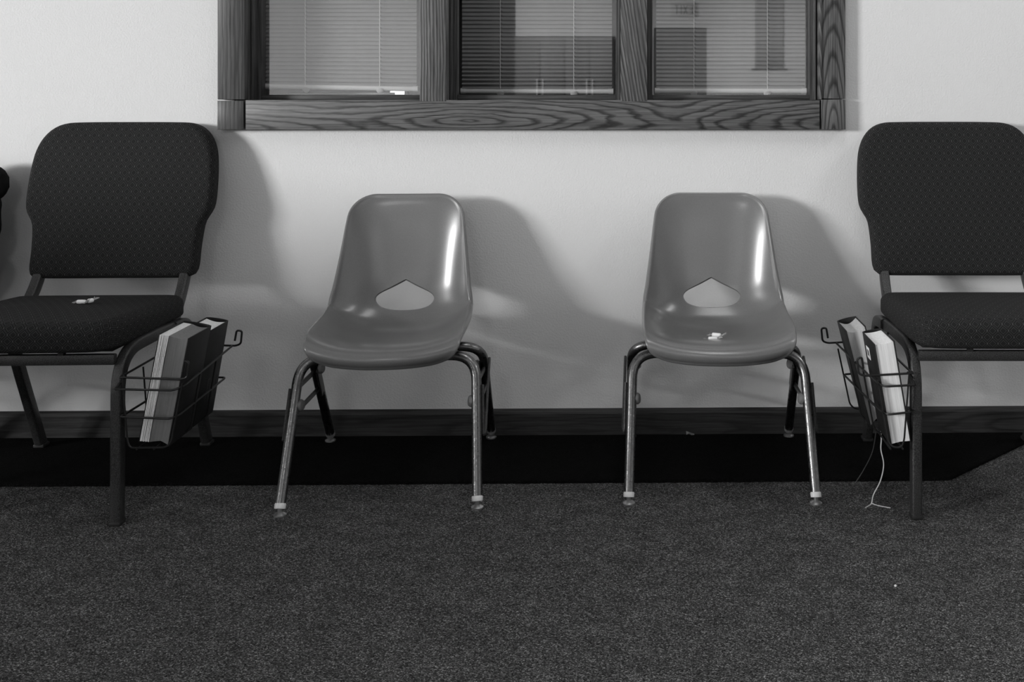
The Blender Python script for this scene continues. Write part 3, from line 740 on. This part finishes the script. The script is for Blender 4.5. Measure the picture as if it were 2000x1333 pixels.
def banquet_chair(loc, rz, label, rack=0, rest=RZ):
    e = empty('banquet_chair', loc, rz); tag(e, label, 'chair', 'upholstered banquet chairs')
    mesh_obj('seat_cushion', BP['seat_cushion'], M['fabric'], e); mesh_obj('backrest', BP['backrest'], M['fabric'], e)
    box('seat_board', -.205, .205, -.235, .12, .386, .394, M['board'], e, .002)
    prof = rect_prof(.024, .029, .006)
    for s in (-1, 1):
        x = s * .225
        bm = bmesh.new(); add_sweep(bm, fillet([(x, -.255, .006), (x, -.252, .386), (x, -.05, .387), (x, .045, .381)], [.10, .05], 10), prof, ref=(1, 0, 0))
        lg = obj('leg', bm, M['hammer'], e)
        bm = bmesh.new(); add_box(bm, x - .0130, x + .0130, -.2705, -.2395, 0.0, .010, .003); obj('leg_tip', bm, M['board'], lg)
        bm = bmesh.new(); add_sweep(bm, fillet([(x * 1.02, .02, .383), (x * 1.025, .104, .381), (x * 1.01, .150, .250), (x, .25, .006 + rest)], [.035, .03], 8), prof, ref=(1, 0, 0))
        lg = obj('leg', bm, M['hammer'], e)
        bm = bmesh.new(); add_box(bm, x - .0145, x + .0145, .234, .267, rest, rest + .010, .003); obj('leg_tip', bm, M['board'], lg)
        bm = bmesh.new(); add_sweep(bm, fillet([(s * .200, .058, .372), (s * .198, .100, .384), (s * .193, .188, .485), (s * .191, .240, .66), (s * .188, .282, .85)], .08, 5), prof, ref=(1, 0, 0)); obj('back_post', bm, M['hammer'], e)
    box('front_crossbar', -.218, .218, -.256, -.240, .360, .384, M['hammer'], e, .003)
    box('rear_crossbar', -.213, .213, .04, .06, .362, .384, M['hammer'], e, .003)
    for s in (-1, 1): box('cushion_spacer', s * .10 - .006, s * .10 + .006, -.258, -.246, .383, .395, M['board'], e)
    if rack:
        s = rack; bm = bmesh.new(); zf = .180 if s > 0 else .1695; dx = .014 if s > 0 else -.004; W_ = circle_prof(.0026, 8); w2 = circle_prof(.0021, 6)
        def q(x, y, z): return (s * x, y, z)
        def xo(y, z):                                   # just outside the outer covers of the two books
            f = max(0, min(1, (y + .27) / .28))
            a_, b_ = ((.3490 + .186 * (z - .177), .3500 + .168 * (z - .18)) if s > 0 else (.2905 + .170 * (z - .17), .3165 + .213 * (z - .168)))
            return a_ + (b_ - a_) * f + .0032
        # upper ring with hooks, middle ring, floor
        hx = .392 if s > 0 else .364; rx = .404 if s > 0 else .394
        add_sweep(bm, fillet([q(.237, -.268, .336), q(hx - .018, -.272, .331), q(hx - .004, -.272, .335), q(hx, -.272, .370), q(hx - .012, -.266, .372), q(hx - .016, -.266, .346)], [.01, .008, .006, .005]), W_)
        add_sweep(bm, fillet([q(.237, -.262, .336), q(.250, .02, .345), q(.340, .02, .338), q(rx - .016, .02, .336), q(rx - .003, .02, .341), q(rx, .02, .374), q(rx - .012, .016, .376), q(rx - .016, .014, .350)], [.01, .008, .008, .008, .006, .005]), W_)
        add_sweep(bm, fillet([q(.238, -.292, .316), q(xo(-.292, .312) - .012, -.292, .312), q(xo(-.26, .314), -.262, .314), q(xo(.02, .336), .02, .336)], .010), W_)
        add_sweep(bm, [q(.238, -.292, .316), q(.240, -.255, .330)], W_)
        add_sweep(bm, fillet([q(.246, -.284, .252), q(xo(-.284, .246) - .010, -.284, .246), q(xo(-.26, .247), -.262, .247), q(xo(.01, .258), .01, .258), q(.268, .01, .262), q(.246, -.284, .252)], .010), W_)
        # uprights
        for y in (-.278, -.178, -.082, .010):
            yy = y if y > -.27 else -.278
            in_ = .022 if (s > 0 and y > 0) else 0.0
            add_sweep(bm, fillet([q(.247, yy, .336), q(.258, yy, zf + .017), q(.264, yy, zf), q(xo(yy, zf) - .010 - in_, yy, zf), q(xo(yy, zf + .012) - in_, yy, zf + .012), q(xo(yy, .324) - in_, yy, .324)], .008), w2)
        for x in ((.280, .318) if s > 0 else (.262, .290)): add_sweep(bm, [q(x, -.282, zf - .0025), q(x, .016, zf - .0025)], w2)
        # mounting wires to the frame
        add_sweep(bm, [q(.232, -.255, .336), q(.246, -.262, .336)], W_); add_sweep(bm, [q(.236, -.04, .378), q(.247, -.04, .342)], W_); add_sweep(bm, [q(.232, -.2525, .316), q(.240, -.290, .316)], W_)
        obj('book_rack', bm, M['wire'], e)
    return e
B1 = banquet_chair((-1.378, -0.330, 0), R(1.0), 'dark patterned upholstered chair at the left, a book rack on its right side', 1)
B2 = banquet_chair((0.900, -0.328, 0), R(-1.2), 'dark patterned upholstered chair at the right, a book rack on its left side', -1)
K0 = shell_chair((-2.02, -0.281, 0), R(1), [(-2.243, -.520, 0), (-1.796, -.515, 0), (-2.243, -.046, RZ), (-1.796, -.040, RZ)], 'grey moulded shell chair just past the left edge, under a black jacket')

B3 = None  # unseen row added to keep low window light off the lower wall
for y, w in ((-.78, 'nearest the baseboard'), (-1.31, 'second from the baseboard'), (-1.84, 'third from the baseboard'), (-2.37, 'farthest from the baseboard')):
    lab = 'unseen dark upholstered chair added beyond the left edge to shade the lower wall, ' + w
    if B3 is None: B3 = banquet_chair((-2.70, y, 0), R(90), lab, 0, 0.0)
    else: c = copy_tree(B3); c.location = (-2.70, y, 0); c['label'] = lab

def place(chair_loc, rz, p): return Vector(chair_loc) + Matrix.Rotation(rz, 3, 'Z') @ Vector(p)

# ------------------------------------------------------------------ books in the racks
def book(loc, rz, tilt, T, D, H, label, pages, concave=0.006, bow=0.0, sticker=0, print_side=0, splay=0.0, yaw=0.0, loose=0.0):
    """fore-edge faces the viewer (-y), spine at the back; origin at the middle of the bottom front edge"""
    e = empty('hymnal_book', loc, rot=(0, tilt, rz + yaw)); tag(e, label, 'book', 'books in the chair racks')
    ct = .0028; o = .003
    # cover: two boards and a rounded spine
    bm = bmesh.new()
    add_box(bm, -T / 2, -T / 2 + ct, 0, D, 0, H, .0008); add_box(bm, T / 2 - ct, T / 2, 0, D, 0, H, .0008)
    n = 10; ro = T / 2
    pa = []
    for k in range(n + 1):
        a = math.pi * k / n; pa.append((ro * math.cos(a), D + math.sin(a) * .010))
    pb = [(x * (1 - ct / ro), y - ct * .8) for x, y in pa]
    va = [[bm.verts.new((x, y, z)) for x, y in pa] for z in (0, H)]; vb = [[bm.verts.new((x, y, z)) for x, y in pb] for z in (0, H)]
    for k in range(n):
        bm.faces.new((va[0][k], va[0][k + 1], va[1][k + 1], va[1][k])); bm.faces.new((vb[0][k + 1], vb[0][k], vb[1][k], vb[1][k + 1]))
        bm.faces.new((va[1][k], va[1][k + 1], vb[1][k + 1], vb[1][k])); bm.faces.new((va[0][k + 1], va[0][k], vb[0][k], vb[0][k + 1]))
    obj('cover', bm, M['cover'], e)
    # page block with a hollow fore-edge
    XS = -T / 2 + ct + loose * T
    if loose:                                           # a loosened bundle of lighter leaves, fanned forward
        bm = bmesh.new(); nl = 9
        for k in range(nl):
            u = k / (nl - 1); x = -T / 2 + ct + .0012 + (loose * T - .0034) * u; lean = .0025 * math.sin(k * 2.1)
            y0 = o - .0035 + .004 * u + .0015 * math.sin(k * 3.7)
            vs_ = []
            for y, z, dx_ in ((y0, o, 0), (y0 - .001, H * .5, lean), (y0, H - o, 0), (D - .002, H - o, 0), (D - .002, o, 0)): vs_.append([bm.verts.new((x + dx_ + e_, y, z)) for e_ in (-.0010, .0010)])
            for q in range(5):
                a_, b_ = vs_[q], vs_[(q + 1) % 5]; bm.faces.new((a_[0], b_[0], b_[1], a_[1]))
            bm.faces.new([v[0] for v in vs_]); bm.faces.new([v[1] for v in vs_][::-1])
        lp = obj('loose_pages', bm, M['pages'], e, smooth=False); lp['label'] = 'lighter loosened leaves'
    bm = bmesh.new(); nx, nz = 14, 8; F = []; X0, X1 = XS, T / 2 - ct
    for j in range(nz + 1):
        z = o + (H - 2 * o) * j / nz; row = []
        for k in range(nx + 1):
            u = k / nx; x = X0 + (X1 - X0) * u
            y = o + concave * math.sin(math.pi * u) + random.uniform(0, .0009) + splay * math.sin(math.pi * j / nz) * (0.5 - abs(u - .3))
            row.append(bm.verts.new((x, y, z - bow * math.sin(math.pi * u) * (1 if j == nz else 0) + bow * (1 - abs(2 * u - 1)) * (1 if j == 0 else 0))))
        F.append(row)
    Bk = [[bm.verts.new((X0 + (X1 - X0) * k / nx, D - .001, F[j][k].co.z)) for k in range(nx + 1)] for j in (0, nz)]
    for j in range(nz):
        for k in range(nx): bm.faces.new((F[j][k], F[j][k + 1], F[j + 1][k + 1], F[j + 1][k]))
    for k in range(nx):
        bm.faces.new((F[nz][k], F[nz][k + 1], Bk[1][k + 1], Bk[1][k])); bm.faces.new((F[0][k + 1], F[0][k], Bk[0][k], Bk[0][k + 1]))
    obj('page_block', bm, M[pages], e, angle=30)
    if sticker:
        x = sticker * T / 2; s = sticker
        lo, hi = sorted((x, x + s * .0004)); st = box('label_sticker', lo, hi, .070, .102, H - .056, H - .027, M['paper'], e); st['label'] = 'white paper sticker'
        bm = bmesh.new(); lo, hi = sorted((x + s * .0003, x + s * .0006))
        y = .076
        while y < .095:
            w = random.choice((.0010, .0016, .0022)); add_box(bm, lo, hi, y, y + w, H - .049, H - .034); y += w + .0007
        add_box(bm, lo, hi, .076, .080, H - .0535, H - .0518); add_box(bm, lo, hi, .084, .095, H - .0535, H - .0520)
        obj('printed_bars', bm, M['ink'], st)
    if print_side:
        x = print_side * T / 2; lo, hi = sorted((x, x + print_side * .0004)); bm = bmesh.new()
        for r0, zs in ((0, (.075, .100)), (1, (.046, .070))):
            for k, yy in enumerate((.046, .060, .066, .080, .088, .102)):
                add_box(bm, lo, hi, yy, yy + .003, zs[0], zs[1])
            for yy in (.052, .084): add_box(bm, lo, hi, yy - .006, yy + .008, zs[k % 2] - .001, zs[k % 2] + .003)
        p = obj('cover_print', bm, M['dim'], e, smooth=False); p['label'] = 'faint worn lettering'
    return e
L1, A1 = (-1.378, -0.330, 0), R(1.0); L2, A2 = (0.900, -0.328, 0), R(-1.2)
book(place(L1, A1, (.311, -.268, .1835)), A1, R(10.5), .068, .128, .249, 'black book standing in front in the left chair rack, its loose grey pages facing out', 'pages2', .006, .004, 0, 0, .0, .0, .30)
book(place(L1, A1, (.317, -.134, .1835)), A1, R(9.5), .056, .118, .232, 'black book with faint cover print, behind the other in the left chair rack', 'pages', .007, .004, 0, 1)
bk = book(place(L2, A2, (-.262, -.268, .1735)), A2, R(-9.5), .048, .122, .236, 'thick black book with white page edges and a white sticker, front of the right rack', 'pages', .001, .0015, -1)
book(place(L2, A2, (-.278, -.132, .1735)), A2, R(-14.3), .050, .108, .242, 'black book behind the stickered one in the right rack, its pages hollowed', 'pages3', .012, .010)
# ribbons of the stickered book
def ribbon(pts, m, wdt, name='bookmark_ribbon'):
    bm = bmesh.new(); iw = bk.matrix_world.inverted()
    add_sweep(bm, [iw @ p for p in catmull(pts, 8)], rect_prof(wdt, .0006, .0002, 1)); return obj(name, bm, M[m], bk)
bpy.context.view_layer.update()
r = ribbon([(.613, -.480, .176), (.614, -.484, .150), (.612, -.488, .126), (.618, -.490, .090), (.609, -.494, .053), (.592, -.498, .023), (.586, -.502, .0035), (.577, -.512, .0018), (.566, -.524, .0018)], 'ribbon', .0026); r['label'] = 'pale ribbon'
ribbon([(.586, -.502, .0030), (.602, -.514, .0018), (.625, -.526, .0018)], 'ribbon', .0022, 'ribbon_tail')
r = ribbon([(.606, -.470, .172), (.600, -.455, .110), (.580, -.445, .060), (.560, -.440, .025), (.545, -.445, .004), (.552, -.470, .002), (.575, -.490, .002)], 'darkribbon', .0022); r['label'] = 'dark ribbon'

# ------------------------------------------------------------------ wrapped candies on the seats
def candy(loc, rz, L, rad, label, wing=1.0, tilt=0.0, flip=1):
    e = empty('wrapped_candy', loc, rot=(0, tilt, rz)); tag(e, label, 'candy', 'wrapped candies left on the seats')
    bm = bmesh.new(); prof = []
    for k in range(9):
        a = math.pi * (k / 8 - .5); prof.append((max(.0006, rad * math.cos(a) ** .6), (L / 2 - rad * .6) * (1 if k > 4 else -1 if k < 4 else 0) + rad * .6 * math.sin(a)))
    add_lathe(bm, prof, (0, 0, rad), (1, 0, 0), 14); obj('sweet', bm, M['plug'], e)
    for s in (-1, 1):
        bm = bmesh.new(); A = []; nn = 7; ll = .013 * wing
        for j in range(3):
            t = j / 2; row = []
            for k in range(nn):
                u = k / (nn - 1) - .5
                row.append(bm.verts.new((s * (L / 2 - .002 + ll * t), u * (.004 + .016 * t) * wing, rad * (1.0 - .25 * t) + .0022 * math.sin(k * 2.3) * (0.3 + t) + .006 * t * (s * flip > 0))))
            A.append(row)
        for j in range(2):
            for k in range(nn - 1): bm.faces.new((A[j][k], A[j][k + 1], A[j + 1][k + 1], A[j + 1][k]))
        o = obj('wrapper_twist', bm, M['clear'], e, angle=10)
        md = o.modifiers.new('t', 'SOLIDIFY'); md.thickness = .0004
    return e
candy((-1.308, -0.436, .4705), R(2), .021, .0050, 'white wrapped candy lying lengthwise on the left upholstered seat', 0.75)
candy((-1.292, -0.425, .4705), R(62), .014, .0055, 'white wrapped candy with a raised twist, right one on the left upholstered seat', 0.95)
candy((0.222, -0.352, .3545), R(8), .024, .0058, 'white wrapped candy, front one of the pair on the right shell chair', 1.0)
candy((0.233, -0.332, .3590), R(-24), .024, .0058, 'white wrapped candy, rear one of the pair on the right shell chair', 1.0)

# ------------------------------------------------------------------ jacket over the chair at the left edge
jk = empty('jacket', (-2.02, -0.281, 0), R(1.0)); tag(jk, 'black jacket hung over a chair back at the left edge', 'jacket')
bm = bmesh.new(); rows = []
NJ = 44
for j in range(27):
    t = j / 26; z = .755 - .35 * t; row = []
    top = min(1.0, t / .14) ** .5
    hx = (.15 + .09 * top) + .008 * math.sin(t * 9); yc = .165 + (z - .45) * .10
    for k in range(NJ):
        a = 2 * math.pi * k / NJ; ca, sa = math.cos(a), math.sin(a)
        nz_ = noise.noise(Vector((ca * 2.4, sa * 2.4, t * 5.0))) + .5 * noise.noise(Vector((ca * 6, sa * 6, t * 9.0)))
        row.append(bm.verts.new((abs(ca) ** .6 * (1 if ca > 0 else -1) * hx * (1 + .05 * nz_), yc + abs(sa) ** .75 * (1 if sa > 0 else -1) * (.036 + .026 * top + .010 * nz_), z + .012 * nz_)))
    rows.append(row)
for A, B in zip(rows, rows[1:]):
    for k in range(NJ): bm.faces.new((A[k], A[(k + 1) % NJ], B[(k + 1) % NJ], B[k]))
bm.faces.new(rows[0]); bm.faces.new(rows[-1][::-1])
obj('jacket_body', bm, M['jacket'], jk, angle=80)
for s in (-1, 1):
    bm = bmesh.new()
    pts = catmull([(s * 0.180, .200, .745), (s * 0.236, .195, .758), (s * 0.278, .190, .738), (s * 0.258, .180, .704), (s * 0.268, .170, .665), (s * 0.278, .165, .615), (s * 0.256, .160, .575), (s * 0.281, .155, .530), (s * 0.258, .150, .485), (s * 0.251, .145, .455)], 8)
    add_sweep(bm, pts, circle_prof(.037, 16, .048), ref=(0, 1, 0), scale=lambda t: .72 + .28 * math.sin(math.pi * min(1, t * 1.4)) + .07 * math.sin(t * 33))
    sl = obj('sleeve', bm, M['jacket'], jk, angle=80)
    bm = bmesh.new(); add_sweep(bm, [(s * .251, .145, .458), (s * .249, .144, .440)], circle_prof(.031, 16, .040), ref=(0, 1, 0)); obj('cuff', bm, M['jacket'], sl)

# ------------------------------------------------------------------ litter
bm = bmesh.new()
nn = [bm.verts.new((0.186 + .011 * (k % 4 - 1.5) / 1.5 + .002 * math.sin(k * 3.1), -0.034 + .004 * math.sin(k * 1.7), .0095 + (.004 + .009 * (k // 4)) - .0028 * (k % 4) * (k // 4) * .8 + .001 * math.sin(k * 2.2))) for k in range(8)]
for k in range(3): bm.faces.new((nn[k], nn[k + 1], nn[k + 5], nn[k + 4]))
o = obj('wrapper_scrap', bm, M['scrap'], smooth=False); md = o.modifiers.new('t', 'SOLIDIFY'); md.thickness = .0012
tag(o, 'tiny crumpled wrapper scrap against the baseboard under the right shell chair', 'litter')
bm = bmesh.new(); bmesh.ops.create_icosphere(bm, subdivisions=2, radius=.0026, matrix=Matrix.Translation((.533, -.905, .0026)))
for v in bm.verts: v.co += v.co.normalized() * .0006 * noise.noise(v.co * 900)
tag(obj('lint_speck', bm, M['lint']), 'single white speck of lint on the carpet at the lower right', 'litter')
